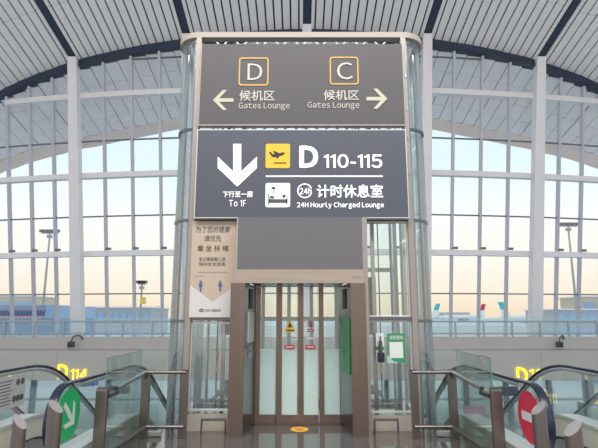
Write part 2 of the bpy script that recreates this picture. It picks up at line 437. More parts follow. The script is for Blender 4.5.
# ---- walkway at the window, its bulkhead and the level below
FYP = 38.0
ft = at(299, 337, FYP).z; fb = at(299, 380, FYP).z; fm = at(299, 350, FYP).z
o = MB().box(-36, 36, FYP+.12, 48, -.35, 0.0).build('floor_2', 'lowfloor'); o['kind'] = 'structure'
bk = MB().box(-36, 36, FYP+.03, FYP+.5, fm+.03, ft).build('trim_2', 'fascia', None); bk['kind'] = 'structure'
mb = MB()
for i in range(12): mb.box(-36+6*i+.01, -30+6*i-.01, FYP, FYP+.5, fb, fm)
o = mb.build('trim_3', 'fascia'); o['kind'] = 'structure'
o = MB().box(-36, 36, FYP+.5, 41, fb-.0, fb+.2).build('ceiling_2', 'fascia'); o['kind'] = 'structure'
GZ = -6.5
o = MB().box(-60, 60, -15, 41.2, GZ-.4, GZ).build('floor_3', 'lowfloor'); o['kind'] = 'structure'
low = thing('window_7', (0, 40.2, GZ), kind='structure')
for k in range(-11, 12):
    x = k*3.1+.6
    MB().box(x-.16, x+.16, 40, 40.4, GZ, fb).build('mullion', 'tealbar', low)
mb = MB()
for z in (GZ+.15, GZ+1.9, fb-.2): mb.box(-35, 35, 40.05, 40.3, z-.07, z+.07)
mb.build('transom', 'greybld', low)
MB().box(-35, 35, 40.17, 40.19, GZ, fb).build('pane', 'g_low', low)
o = MB().box(-900, 900, 41.3, 2500, GZ-.6, GZ-.1).build('ground', 'concrete'); o['kind'] = 'structure'

# ---- near floor
fl = MB()
fl.box(-12, 12, -12, 4.55, -.5, 0)
fl.box(-2.32, 2.32, 4.55, 7.46, -.5, 0)
fl.box(-2.05, 2.10, 7.46, 10.4, -.5, 0)
o = fl.build('floor', 'floor'); o['kind'] = 'structure'
o.data.materials.append(M['cream'])

# ================================================================== ELEVATOR TOWER
TY = 7.74                                            # front plane of the shaft walls
T = thing('elevator_tower', (0.03, 8.9, 0), 'tall glass and steel elevator shaft with rounded corners behind the hanging signs', 'elevator')
zr = at(299, 33.5, TY).z; XL = at(199, 90, TY).x; XR = at(405, 90, TY).x
XL2, XR2 = -1.70, 1.77                               # where the flat front ends and the corner glass starts
RC = .36; BACK = 10.1
TOPZ = zr
def corner(side, r, zs, n=9):                        # arc points of the corner at height z
    cx = (XR2 if side > 0 else XL2); cy = TY+.36
    return [Vector((cx+side*r*math.sin(math.radians(90*k/n)), cy-r*math.cos(math.radians(90*k/n)), zs)) for k in range(n+1)]
def rim_path(off, z):
    L = corner(-1, RC+off, z); R = corner(1, RC+off, z)
    Lb = [Vector((XL2-RC-off, BACK+off, z))]; Rb = [Vector((XR2+RC+off, BACK+off, z))]
    return Lb+L[::-1]+R+Rb
def band(mb, z0, z1, o0, o1):
    a = rim_path(o0, z0); b = rim_path(o1, z0); c = rim_path(o1, z1); d = rim_path(o0, z1)
    for A, B in ((a,b),(b,c),(c,d),(d,a)): mb.strip(A+[A[0]], B+[B[0]])
    return mb
band(MB(), TOPZ-.10, TOPZ, -.10, .05).build('ring_beam', 'ringp', T)
for s, xx in ((-1, XL2), (1, XR2)):                  # curved corner glass, in three storeys
    zz = [0.02, at(299, 321, TY).z, at(299, 220, TY).z, at(299, 129, TY).z, TOPZ-.1]
    for z0, z1 in zip(zz, zz[1:]):
        mb = MB(); A0 = corner(s, RC, z0+.02); A1 = corner(s, RC, z1-.02)
        mb.strip(A0, A1)
        X = xx+s*RC
        mb.strip([(X, TY+.36, z0+.02), (X, BACK, z0+.02)], [(X, TY+.36, z1-.02), (X, BACK, z1-.02)])
        mb.build('corner_glass', 'g_tube', T, smooth=True)
    for z in zz[1:-1]:
        mb = MB(); A = corner(s, RC+.012, z-.022); B = corner(s, RC+.012, z+.022); C_ = corner(s, RC-.03, z+.022); D_ = corner(s, RC-.03, z-.022)
        mb.strip(A, B); mb.strip(B, C_); mb.strip(C_, D_); mb.strip(D_, A)
        mb.build('corner_ring', 'darksteel', T)
    # slender posts inside the corner
    for (dx, dy, r, m) in ((.12, .22, .022, 'alu'), (.30, .5, .03, 'steel'), (.26, 1.3, .045, 'alu'), (.05, 2.0, .03, 'alu')):
        MB().cyl((xx+s*dx, TY+dy, 0), (xx+s*dx, TY+dy, TOPZ-.1), r, 8).build('inner_post', m, T)
    for dy in (.36, BACK-TY):
        MB().box(xx+s*(RC-.03)-.025, xx+s*(RC-.03)+.025, TY+dy-.03, TY+dy+.03, 0, TOPZ-.1).build('edge_post', 'alu', T)
# champagne front posts, full height
zs_top = TOPZ-.1
MB().box(XL2-.045, XL2+.045, TY-.06, TY+.10, 0, zs_top).build('front_post', 'postg', T, bevel=.008)
MB().box(XR2-.045, XR2+.045, TY-.06, TY+.10, 0, zs_top).build('front_post', 'postg', T, bevel=.008)
# small cable clips on the right post
mb = MB()
for z in (5.6, 5.0, 4.5, 3.9): MB().box(XR2+.01, XR2+.025, TY-.075, TY-.06, z, z+.06).build('cable_clip', 'steel', T)
# cross beams behind the signs
for py in (219,):
    z = at(299, py, TY).z
    MB().box(XL2, XR2, TY-.02, TY+.06, z-.03, z+.03).build('cross_beam', 'darksteel' if py == 219 else 'alu', T)
# white lattice trusses across the shaft
for Y, py0, py1 in ((8.3, 37.5, 47), (8.2, 124.5, 132.5)):
    z1 = at(299, py0, Y).z; z0 = at(299, py1, Y).z; mb = MB(); n = 18
    mb.beam((XL2+.1, Y, z1), (XR2-.1, Y, z1), .03, .03, (0,0,1)); mb.beam((XL2+.1, Y, z0), (XR2-.1, Y, z0), .03, .03, (0,0,1))
    for i in range(n):
        xa = XL2+.1+(XR2-XL2-.2)*i/n; xb = XL2+.1+(XR2-XL2-.2)*(i+1)/n
        mb.beam((xa, Y, z0 if i%2 else z1), (xb, Y, z1 if i%2 else z0), .022, .022, (0,1,0))
    mb.build('lattice_truss', 'white', T)
# grey panel above the door, lintel, jambs
PY = 7.36
xa, xb = -.985, .955
zl1 = at(299, 269.5, PY).z; zl0 = at(299, 283, PY).z; zp1 = at(299, 217, PY).z
MB().box(-.925, xb, PY+.01, PY+.12, zl1, zp1).build('grey_panel', 'panelgrey', T)
MB().box(-.955, xb, PY, PY+.12, zl0, zl1).build('lintel', 'bronze_h', T)
for s, xo, xi, xd in ((-1, -1.01, -.795, -.70), (1, .985, .76, .655)):
    mb = MB()
    mb.add([(xo, PY, 0), (xi, PY, 0), (xd, 8.2, 0), (xd, 8.3, 0), (xo, 8.3, 0),
            (xo, PY, zl0), (xi, PY, zl0), (xd, 8.2, zl0), (xd, 8.3, zl0), (xo, 8.3, zl0)],
           [(4,3,2,1,0),(5,6,7,8,9),(0,1,6,5),(2,3,8,7),(3,4,9,8),(4,0,5,9)])
    mb.build('door_jamb', 'bronze', T)
    lin = MB().add([(xi, PY+.01, 0), (xd, 8.2, 0), (xd, 8.2, zl0), (xi, PY+.01, zl0)], [(0,1,2,3)])
    lin.build('jamb_reveal', 'darksteel', T)
    # outer side cheeks that run up beside the grey panel
    if s > 0: MB().box(.955, 1.03, PY+.02, TY+.05, 0, zp1).build('side_cheek', 'steel', T)
    else: MB().box(-.945, -.926, PY+.02, TY+.05, zl0, zp1).build('side_cheek', 'champ', T)
MB().box(-.72, .68, PY+.12, 8.3, zl0-.0, zl0+.06).build('portal_soffit', 'darksteel', T)
MB().box(-.92, .95, PY+.12, 8.4, zl0+.06, zp1).build('header_box', 'panelgrey', T)
# door leaves
DY = 8.20
edges = [-.70, -.365, -.022, .318, .655]
panes = [(260,276.5),(282,297.7),(303.6,318),(324,339.4)]
zt0 = at(299, 286.5, DY).z; zfr = at(299, 349, DY).z; zb0 = at(299, 415, DY).z
doors = []
for k in range(4):
    x0, x1 = edges[k]+.006, edges[k+1]-.006; yy = DY+(.03 if k in (0,3) else 0)
    p0 = at(panes[k][0], 350, DY).x; p1 = at(panes[k][1], 350, DY).x
    mb = MB()
    mb.box(x0, p0, yy, yy+.045, .012, zl0-.005); mb.box(p1, x1, yy, yy+.045, .012, zl0-.005)
    mb.box(p0, p1, yy, yy+.045, .012, zb0); mb.box(p0, p1, yy, yy+.045, zt0, zl0-.005)
    d = mb.build('door_leaf', 'bronze', T)
    MB().box(p0, p1, yy+.015, yy+.025, zfr, zt0).build('clear_pane', 'g_shaft', d)
    MB().box(p0, p1, yy+.012, yy+.028, zb0, zfr).build('frosted_pane', 'frost', d)
    doors.append(d)
mb = MB().box(-.70, .655, DY-.15, DY+.12, 0, .012); mb.build('door_sill', 'bronze', T)
# back wall of the shaft and machinery seen through the glass
mb = MB()
for x in (-1.95, -1.2, -.72, -.2, .25, .75, 1.25, 1.97): mb.box(x-.035, x+.035, BACK-.06, BACK+.02, 0, TOPZ-.1)
for z in (.05, 1.62, 2.6, 3.6, 5.0, 6.2): mb.box(-1.95, 1.97, BACK-.05, BACK, z-.04, z+.04)
mb.build('back_frame', 'alu', T)
MB().box(-1.95, 1.97, BACK+.02, BACK+.03, 0, TOPZ-.1).build('back_glass', 'g_shaft', T)
for x, y in ((-1.28, 8.6), (-1.10, 9.3), (1.30, 8.7), (1.12, 9.3)):
    MB().box(x-.03, x+.03, y-.05, y+.05, 0, TOPZ-.15).build('guide_rail', 'steel', T)
for s in (-1, 1):
    for x in (.9, 1.02, 1.45): MB().cyl((s*x, 9.0, .1), (s*x, 9.0, TOPZ-.2), .012, 6).build('cable', 'darksteel', T)
    MB().box(s*1.22-.22, s*1.22+.22, 8.9, 9.1, .35, .42).build('buffer_beam', 'alu', T)
    MB().box(s*1.2-.16, s*1.2+.16, 8.8, 8.95, 1.35, 2.35).build('machinery_box', 'greybld', T)
    MB().beam((s*1.5, 8.9, .25), (s*.95, 9.4, .75), .1, .06, (0,1,0)).build('diagonal_strut', 'alu', T)
    MB().box(s*1.36-.012, s*1.36+.012, 8.5, 8.52, .75, 1.1).build('warning_strip', 'yel2', T, )
# side bays (left: poster above a glass pane, right: two glass panes)
def side_bay(px0, px1, panes_y, xf0, xf1):
    for y0, y1 in panes_y:
        z1 = at(299, y0, TY).z; z0 = at(299, y1, TY).z
        MB().box(xf0+.03, xf1-.03, TY+.02, TY+.032, z0, z1).build('side_pane', 'g_shaft', T)
        mb = MB(); f = .035
        mb.box(xf0, xf0+f, TY, TY+.05, z0-f, z1+f); mb.box(xf1-f, xf1, TY, TY+.05, z0-f, z1+f)
        mb.box(xf0+f, xf1-f, TY, TY+.05, z1, z1+f); mb.box(xf0+f, xf1-f, TY, TY+.05, z0-f, z0)
        mb.build('side_frame', 'alu', T, bevel=.004)
side_bay(0, 0, [(324,409)], XL2+.035, -1.0)
side_bay(0, 0, [(223,315.5),(322,411)], 1.03, XR2-.035)
z0 = at(299, 319, TY).z; MB().box(XL2+.035, -1.0, TY-.04, TY+.06, z0-.02, z0+.02).build('cross_beam', 'darksteel', T)
z0 = at(299, 318.5, TY).z; MB().box(1.03, XR2-.035, TY-.04, TY+.06, z0-.025, z0+.025).build('cross_beam', 'darksteel', T)
zb = at(299, 412, TY).z
MB().box(XL2+.03, -1.0, TY-.01, TY+.08, 0, zb-.03).build('base_panel', 'plinth', T)
MB().box(1.0, XR2-.03, TY-.01, TY+.08, 0, zb-.05).build('base_panel', 'plinth', T)
MB().box(XL2+.035, -.95, TY-.02, TY+.02, at(299, 318, TY).z, zp1+.1).build('poster_backing', 'champ', T)
# call panels on the reveals
def on_reveal(s, t0, t1, z0, z1, off=.012):          # box lying on the slanted reveal, t from 0 (front) to 1 (door)
    xi, xd = (-.795, -.70) if s < 0 else (.76, .655)
    a = Vector((xi+(xd-xi)*t0, PY+(8.2-PY)*t0, 0)); b = Vector((xi+(xd-xi)*t1, PY+(8.2-PY)*t1, 0))
    n = Vector(((b-a).y, -(b-a).x, 0)).normalized()*(1 if s < 0 else -1)*off
    vs = [a, b, b+n, a+n]; vs = [v+Vector((0,0,z0)) for v in vs]+[v+Vector((0,0,z1-z0)) for v in [w+Vector((0,0,z0)) for w in vs]]
    return MB().add(vs, [(0,1,2,3),(7,6,5,4),(0,4,5,1),(1,5,6,2),(2,6,7,3),(3,7,4,0)])
def zat(py, Y=7.75): return at(299, py, Y).z
for s in (-1, 1):
    on_reveal(s, .35, .62, zat(309), zat(289)).build('floor_indicator', 'black', T)
    p = on_reveal(s, .32, .62, zat(358), zat(346)).build('call_panel', 'steel', T)
    on_reveal(s, .42, .52, zat(352), zat(349), .02).build('call_button', 'blue', p)

# ---- things on the elevator front
def letter(body, box, Y, m, parent, bold=0.0, name='lettering', mirror=False, t=.012, gap=.13):
    return text(MB(), body, *box, Y, bold, t, mirror, gap).build(name, m, parent)
o = on_reveal(-1, .25, .72, zat(342), zat(312), .02).build('instruction_sheet', 'noticebd')
tag(o, 'white and red instruction sheet on the left door reveal above the call button', 'notice')
o2 = on_reveal(-1, .25, .72, zat(316.5), zat(312), .026).build('red_heading', 'red', o); o2.location = -o.location
mb = MB()
for k in range(6):
    q = on_reveal(-1, .30, .66, zat(321+3*k), zat(319.8+3*k), .026); mb.add(q.v, q.f)
o2 = mb.build('text_line', 'red', o); o2.location = -o.location
o = on_reveal(1, .15, .75, zat(373), zat(318), .02).build('green_notice', 'dgreen')
tag(o, 'tall narrow green notice on the right door reveal', 'notice')
mb = MB()
for k in range(4):
    q = on_reveal(1, .22, .66, zat(326+5*k), zat(324+5*k), .026); mb.add(q.v, q.f)
o2 = mb.build('text_line', 'paper', o); o2.location = -o.location

SF = DY-.001
def sticker(name, px0, py0, px1, py1, m, label, cat='sticker', group=None):
    o = MB().pbox(px0, py0, px1, py1, SF, .006).build(name, m); return tag(o, label, cat, group)
def kid(mb, name, m, par):                            # child of a top-level mesh
    o = mb.build(name, m, par); o.data.transform(Matrix.Translation(Vector((0,0,0)))); return o
# yellow triangle warning
a = pp(285.8, 328, SF); b = pp(293.8, 328, SF); c = pp(289.8, 319.3, SF)
o = MB().prism([a, b, c], 'y', SF-.006, SF).build('triangle_warning_sticker', 'yellow'); tag(o, 'yellow triangular warning sticker on the second door leaf', 'sticker')
a = pp(288.1, 327, SF); b = pp(291.5, 327, SF); c = pp(289.8, 322.5, SF)
kid(MB().prism([a, b, c], 'y', SF-.009, SF-.006), 'pictogram', 'black', o)
o = MB().pbox(285, 328.6, 295, 332.4, SF, .006).build('text_sticker', 'yellow'); tag(o, 'small yellow text sticker under the triangular warning', 'sticker')
kid(MB().pbox(287, 330, 293.5, 331, SF-.006, .002), 'text_line', 'black', o)
# prohibition sticker
x, z = pp(310.7, 324, SF)
o = MB().prism([(x+.052*math.cos(t*math.pi/12), z+.052*math.sin(t*math.pi/12)) for t in range(24)], 'y', SF-.006, SF).build('round_prohibition_sticker', 'paper')
tag(o, 'round white no-touching sticker with red ring on the third door leaf', 'sticker')
q = MB(); ring_prism(q, [(x+.052*math.cos(t*math.pi/12), z+.052*math.sin(t*math.pi/12)) for t in range(24)], [(x+.038*math.cos(t*math.pi/12), z+.038*math.sin(t*math.pi/12)) for t in range(24)], SF-.009, SF-.006)
q.beam((x-.03, SF-.008, z+.03), (x+.03, SF-.008, z-.03), .012, .002, (0,1,0)); kid(q, 'red_ring', 'red', o)
kid(MB().box(x-.012, x+.012, SF-.008, SF-.006, z-.03, z+.025), 'pictogram', 'black', o)
for nm, bx, lab in (('red_label', (307.5,329,314,332), 'small red label right under the round prohibition sticker'),
                    ('red_label', (284.5,345,294.5,349), 'red label with white writing low on the second door leaf'),
                    ('red_label', (305.5,345,315.5,349), 'red label with white writing low on the third door leaf')):
    o = sticker(nm, *bx, 'red', lab, 'label', 'red labels on the elevator doors')
    kid(MB().pbox(bx[0]+1.2, (bx[1]+bx[3])/2-.6, bx[2]-1.2, (bx[1]+bx[3])/2+.5, SF-.006, .002), 'text_line', 'paper', o)
for bx, lab in (((290,338.5,298,340), 'white handwritten strip across the second door leaf'), ((306,337,315,339.5), 'white handwritten strip across the third door leaf')):
    sticker('white_strip', *bx, 'paper', lab, 'label', 'white strips on the elevator doors')
# small number plate on lintel
o = MB().pbox(351.5, 275.5, 362, 279.5, PY, .004).build('equipment_plate', 'champ'); tag(o, 'small engraved number plate at the right end of the door lintel', 'plate')
kid(text(MB(), 'D-DT05', 352.5, 276.3, 361, 278.8, PY-.004, 0, .002), 'lettering', 'ink', o)

# upper sign
UY = 7.62; uy = UY-.05
def board(name, px0, py0, px1, py1, Y, t, m, label):
    a = at(px0, py0, Y); b = at(px1, py1, Y)
    th = thing(name, ((a.x+b.x)/2, Y, b.z), label, 'sign')
    x0 = -( -a.x); 
    MB().box(a.x, b.x, Y, Y+t, b.z, a.z).build('board', m, th, bevel=.004)
    return th, a, b
ux0, ux1 = at(200.5, 85, uy).x, at(403.3, 85, uy).x
uz1, uz0 = at(299, 44, uy).z, at(299, 124.5, uy).z
US = thing('gates_sign', (0, uy, uz0), 'dark taupe upper sign pointing left to D gates and right to C gates', 'sign')
MB().box(ux0, ux1, uy, uy+.10, uz0, uz1).build('board', 'upper', US)
mb = MB().box(ux0-.012, ux0, uy-.005, uy+.105, uz0, uz1); mb.box(ux1, ux1+.012, uy-.005, uy+.105, uz0, uz1); mb.box(ux0-.012, ux1+.012, uy-.005, uy+.105, uz0-.02, uz0)
mb.build('edge_frame', 'postg', US)
for bx in ((239.2,57.7,268.5,85.8), (329.5,57,358.8,84.8)):
    q = MB(); r = .05
    ring_prism(q, rrect(*bx, uy, r), rrect(bx[0]+1.3, bx[1]+1.3, bx[2]-1.3, bx[3]-1.3, uy, r*.65), uy-.01, uy)
    q.build('letter_outline', 'amber', US)
letter('D', (247.6,63.9,262.4,80.2), uy, 'sign_dim', US, .0)
letter('C', (336.9,62.7,352.8,79.7), uy, 'sign_dim', US, .0)
letter('候机区', (239.5,90.6,274.7,101), uy, 'sign_dim', US, .018)
letter('候机区', (323.7,90.2,358.8,100.4), uy, 'sign_dim', US, .018)
letter('Gates Lounge', (238.8,102.8,289.8,110.6), uy, 'sign_dim', US, .005)
letter('Gates Lounge', (307.6,102.2,359.2,109.9), uy, 'sign_dim', US, .005)
def arrow(cx, cy, L, Hh, ang, Y, m, parent, wd=.17):
    # arrow pointing along +x in unit space, rotated by ang; sizes in pixels
    pts_s = [(-.5,-wd/2),(.28,-wd/2),(.28,wd/2),(-.5,wd/2)]
    h = Hh/L/2
    k = wd*1.15
    head1 = [(.5,0),(.5-h,h),(.5-h-k*1.0,h),(.5-k*1.15,0)]
    head2 = [(.5,0),(.5-k*1.15,0),(.5-h-k*1.0,-h),(.5-h,-h)]
    mb = MB(); c, s_ = math.cos(ang), math.sin(ang)
    for n, P in enumerate((pts_s, head1, head2)):
        q = [pp(cx+L*(u*c-v*s_), cy-L*(u*s_+v*c), Y) for u, v in P]
        mb.prism(q, 'y', Y-.010-.0005*n, Y)
    return mb.build('arrow', m, parent)
arrow(223.3, 100.3, 20.6, 20.1, math.pi, uy, 'sign_dim2', US)
arrow(376.8, 98.9, 21, 20.1, 0, uy, 'sign_dim2', US)

# lower sign
ly = 7.55
lx0, lx1 = at(196.6, 170, ly).x, at(406.6, 170, ly).x
lz1, lz0 = at(299, 130.3, ly).z, at(299, 217.3, ly).z
LS = thing('direction_sign', (0, ly, lz0), 'slate grey lit lower sign for gates D 110-115 and the hourly lounge', 'sign')
MB().box(lx0, lx1, ly, ly+.14, lz0, lz1).build('board', 'lower', LS)
mb = MB().box(lx0-.014, lx0, ly-.004, ly+.145, lz0-.014, lz1+.014); mb.box(lx1, lx1+.014, ly-.004, ly+.145, lz0-.014, lz1+.014)
mb.box(lx0, lx1, ly-.004, ly+.145, lz0-.014, lz0); mb.box(lx0, lx1, ly-.004, ly+.145, lz1, lz1+.014)
mb.build('edge_frame', 'alu', LS)
# big down arrow
q = MB()
for n, P in enumerate(([(233.3,144.1),(241.2,144.1),(241.2,180),(233.3,180)], [(217.9,157),(237.3,175.5),(237.3,186.6),(217.9,168)], [(256.9,157),(256.9,168),(237.3,186.6),(237.3,175.5)])):
    q.prism([pp(u, v, ly) for u, v in P], 'y', ly-.010-.0005*n, ly)
q.build('arrow', 'sign_white', LS)
letter('下行至一层', (222.8,191.4,252.8,197.4), ly, 'sign_white', LS, .012)
letter('To 1F', (229.2,200.2,246,206.6), ly, 'sign_white', LS, .0, gap=.2)
MB().prism(rrect(265.8,143.9,290,168.2, ly, .03), 'y', ly-.008, ly).build('flight_plate', 'yellow', LS)
q = MB()
def poly(q, P, Y, y0, y1): return q.prism([pp(u, v, Y) for u, v in P], 'y', y0, y1)
poly(q, [(269,152.5),(270.5,152),(273,154.3),(276,154.6),(282,152.6),(284.5,152.6),(285,154),(282,155.6),(275,157.6),(272,157)], ly, ly-.011, ly-.008)
poly(q, [(275,154.7),(273,151.4),(274.6,151.2),(279.8,153.5)], ly, ly-.0115, ly-.008)
poly(q, [(277,156.6),(280,155.7),(277.6,158.8),(276.2,158.6)], ly, ly-.0115, ly-.008)
poly(q, [(274,162.6),(286.5,162.6),(286.5,163.7),(274,163.7)], ly, ly-.011, ly-.008)
q.build('aircraft_pictogram', 'black', LS)
MB().prism(rrect(265.8,183.2,290,207.2, ly, .03), 'y', ly-.008, ly).build('bed_plate', 'sign_white', LS)
q = MB()
for P in ([(268.2,194),(269.4,194),(269.4,205),(268.2,205)], [(286.4,197),(287.6,197),(287.6,205),(286.4,205)], [(268.2,199.2),(287.6,199.2),(287.6,203.2),(268.2,203.2)],
          [(269.8,196),(273.5,196),(274.5,198.8),(269.8,198.8)], [(282,195.5),(285.5,194),(286,197),(283,198.6)],
          [(270.8,189.3),(272.2,186.8),(275,186.8),(276.4,189.3)], [(273.2,189.3),(274,189.3),(274,193.8),(273.2,193.8)]):
    poly(q, P, ly, ly-.011, ly-.008)
q.build('bed_pictogram', 'lower', LS)
MB().pbox(265.8,175.8,382.7,177.0, ly, .01).build('divider_line', 'sign_white', LS)
letter('D', (299.3,145.9,318.2,168.1), ly, 'sign_white', LS, .055)
letter('110-115', (323.9,154.4,382.2,168.2), ly, 'sign_white', LS, .028)
letter('计时休息室', (316.7,184.7,382.8,197.8), ly, 'sign_white', LS, .025)
letter('24H Hourly Charged Lounge', (297,202.2,383.7,209), ly, 'sign_white', LS, .018)
cx, cz = pp(304.8, 190.9, ly); R_ = (pp(312.3, 190.9, ly)[0]-cx)
q = MB(); a0 = 20; n = 26
for i in range(n):
    t0 = math.radians(a0+320*i/n); t1 = math.radians(a0+320*(i+1)/n)
    q.prism([(cx+R_*math.cos(t0), cz+R_*math.sin(t0)), (cx+R_*math.cos(t1), cz+R_*math.sin(t1)), (cx+R_*.87*math.cos(t1), cz+R_*.87*math.sin(t1)), (cx+R_*.87*math.cos(t0), cz+R_*.87*math.sin(t0))], 'y', ly-.01, ly)
q.build('clock_ring', 'sign_white', LS)
letter('24h', (299.6,187.9,311.6,194.4), ly, 'sign_white', LS, .02)

# poster on the left
QY = 7.66
PO = thing('health_poster', (at(213, 300, QY).x, QY, at(299, 317, QY).z), 'cream and peach poster asking riders to use the escalator, left of the doors', 'poster')
x0, x1 = at(190.6, 270, QY).x, -.965
z1, z0 = at(299, 221.5, QY).z, at(299, 317.5, QY).z
MB().box(x0, x1, QY, QY+.02, z0, z1).build('sheet', 'poster', PO)
xm = (x0+x1)/2; zz = lambda py: at(299, py, QY).z
MB().prism([(x0+.004, z1-.004), (x1-.004, z1-.004), (x1-.004, zz(285)), (xm, zz(302)), (x0+.004, zz(285))][::-1], 'y', QY-.003, QY).build('peach_panel', 'peach', PO)
MB().prism([(x0+.004, z0+.004), (x1-.004, z0+.004), (x1-.004, zz(285)), (xm, zz(302)), (x0+.004, zz(285))], 'y', QY-.0035, QY).build('white_foot', 'poster_w', PO)
qy = QY-.005
letter('为了您的健康', (196,226.3,230,232.6), qy, 'ink', PO, .0, t=.003)
letter('请优先', (204.2,235.3,221.4,241.6), qy, 'ink', PO, .0, t=.003)
letter('乘 坐 扶 梯', (197.5,245.3,228.5,251.5), qy, mat('brown_ink', (.13,.045,.015), .6), PO, .008, t=.003)
letter('请正确佩戴口罩', (198.8,257.2,225.4,261.2), qy, 'ink', PO, .0, t=.003)
letter('保持安全距离', (198.8,262.2,225.4,266), qy, 'ink', PO, .0, t=.003)
letter('Please wear a mask and keep a safe distance', (199,271.5,228,273.4), qy, 'ink', PO, 0, t=.003)
letter('for your health', (194,275.3,204,277), qy, 'ink', PO, 0, t=.003)
for px in (200.7, 220.2):
    q = MB(); x, z = pp(px, 281.7, qy)
    q.prism([(x+.018*math.cos(t*math.pi/6), z+.018*math.sin(t*math.pi/6)) for t in range(12)], 'y', qy-.003, qy)
    poly(q, [(px-1.9,283.2),(px+1.9,283.2),(px+1.6,287),(px+.9,287),(px+.7,291.5),(px-.7,291.5),(px-.9,287),(px-1.6,287)], qy, qy-.003, qy)
    q.build('pictogram', 'blue', PO)
q = MB()
ring_prism(q, [(pp(201.5,310.4,QY)[0]+.036*math.cos(t*math.pi/8), pp(201.5,310.4,QY)[1]+.028*math.sin(t*math.pi/8)) for t in range(16)],
           [(pp(201.5,310.4,QY)[0]+.02*math.cos(t*math.pi/8), pp(201.5,310.4,QY)[1]+.010*math.sin(t*math.pi/8)) for t in range(16)], QY-.007, QY-.003)
q.build('emblem', 'ink', PO)
letter('北京大兴国际机场', (205,309,220.6,311.9), QY-.003, 'ink', PO, .01, t=.003)

# green notice with white block and soap dispenser on the right pane
GY = TY-.004
x0, z1 = pp(387, 333.5, GY); x1, z0 = pp(405.5, 363, GY)
G = thing('service_notice', ((x0+x1)/2, GY, z0), 'green and white service notice on the right lower shaft pane', 'notice')
MB().box(x0, x1, GY-.012, GY, z0, z1).build('sheet', 'dgreen', G)
MB().pbox(389.5, 342, 403, 358, GY-.012, .003).build('white_block', 'paper', G)
poly(MB(), [(387.3,363),(387.3,355),(393,361),(399,363)], GY, GY-.017, GY-.012).build('pale_corner', M['frost'], G)
letter('便民服务', (389.5,335.5,403,339.5), GY-.012, 'paper', G, .01, t=.003)
x0, z1 = pp(375.5, 333, GY); x1, z0 = pp(384.5, 363, GY)
Dp = thing('hand_dispenser', ((x0+x1)/2, GY, z0), 'small black and white hand sanitizer dispenser left of the green notice', 'dispenser')
MB().box(x0, x1, GY-.02, GY, z0, z1).build('back_plate', 'paper', Dp)
xm = (x0+x1)/2
MB().box(x0+.015, x1-.012, GY-.11, GY-.02, zat(363, GY)+.02, zat(352, GY)).build('drip_cup', 'black', Dp, bevel=.01)
MB().cyl((xm, GY-.06, zat(351.9, GY)), (xm, GY-.06, zat(341, GY)), .028, 12).build('bottle', 'ink', Dp)
MB().cyl((xm, GY-.06, zat(341, GY)), (xm, GY-.06, zat(336, GY)), .01, 8).build('pump', 'black', Dp)
MB().pbox(376, 346.5, 384, 350, GY-.02, .003).build('green_band', 'dgreen', Dp)

# bumper hoops beside the doors
for (pa, pb, lab) in ((201.5, 225.5, 'low steel hoop guard on the floor left of the doors, under the poster'), (374.5, 398, 'low steel hoop guard on the floor right of the doors, under the notice')):
    y = 7.52; xa = at(pa, 425, y).x; xb = at(pb, 425, y).x; z = at(299, 420, y).z
    o = MB(); r = .014
    pts = [(xa, y, 0), (xa, y, z-.03), (xa+.01, y, z-.008), (xa+.03, y, z), (xb-.03, y, z), (xb-.01, y, z-.008), (xb, y, z-.03), (xb, y, 0)]
    o.tube(pts, r, 10)
    o.box(xa-.01, xb+.01, y-.024, y+.024, z-.006, z+.020)
    tag(o.build('hoop_guard', 'postm', None, smooth=True), lab, 'guard rail', 'low steel hoop guards')

# yellow oval sticker on the floor before the doors
cx_, cy_ = at(299.5, 427, 8).x, 7.85
o = MB().prism([(cx_+.135*math.cos(t*math.pi/16), cy_+.16*math.sin(t*math.pi/16)) for t in range(32)], 'z', 0, .004).build('floor_sticker', 'yellow')
tag(o, 'yellow round floor sticker before the elevator doors', 'floor sticker')
q = MB()
for r0 in (-.04, .02): q.box(cx_-.07, cx_+.07, cy_+r0, cy_+r0+.025, .0035, .0055)
q.box(cx_-.03, cx_+.03, cy_-.10, cy_-.07, .0035, .0055)
kid(q, 'writing', 'red', o)

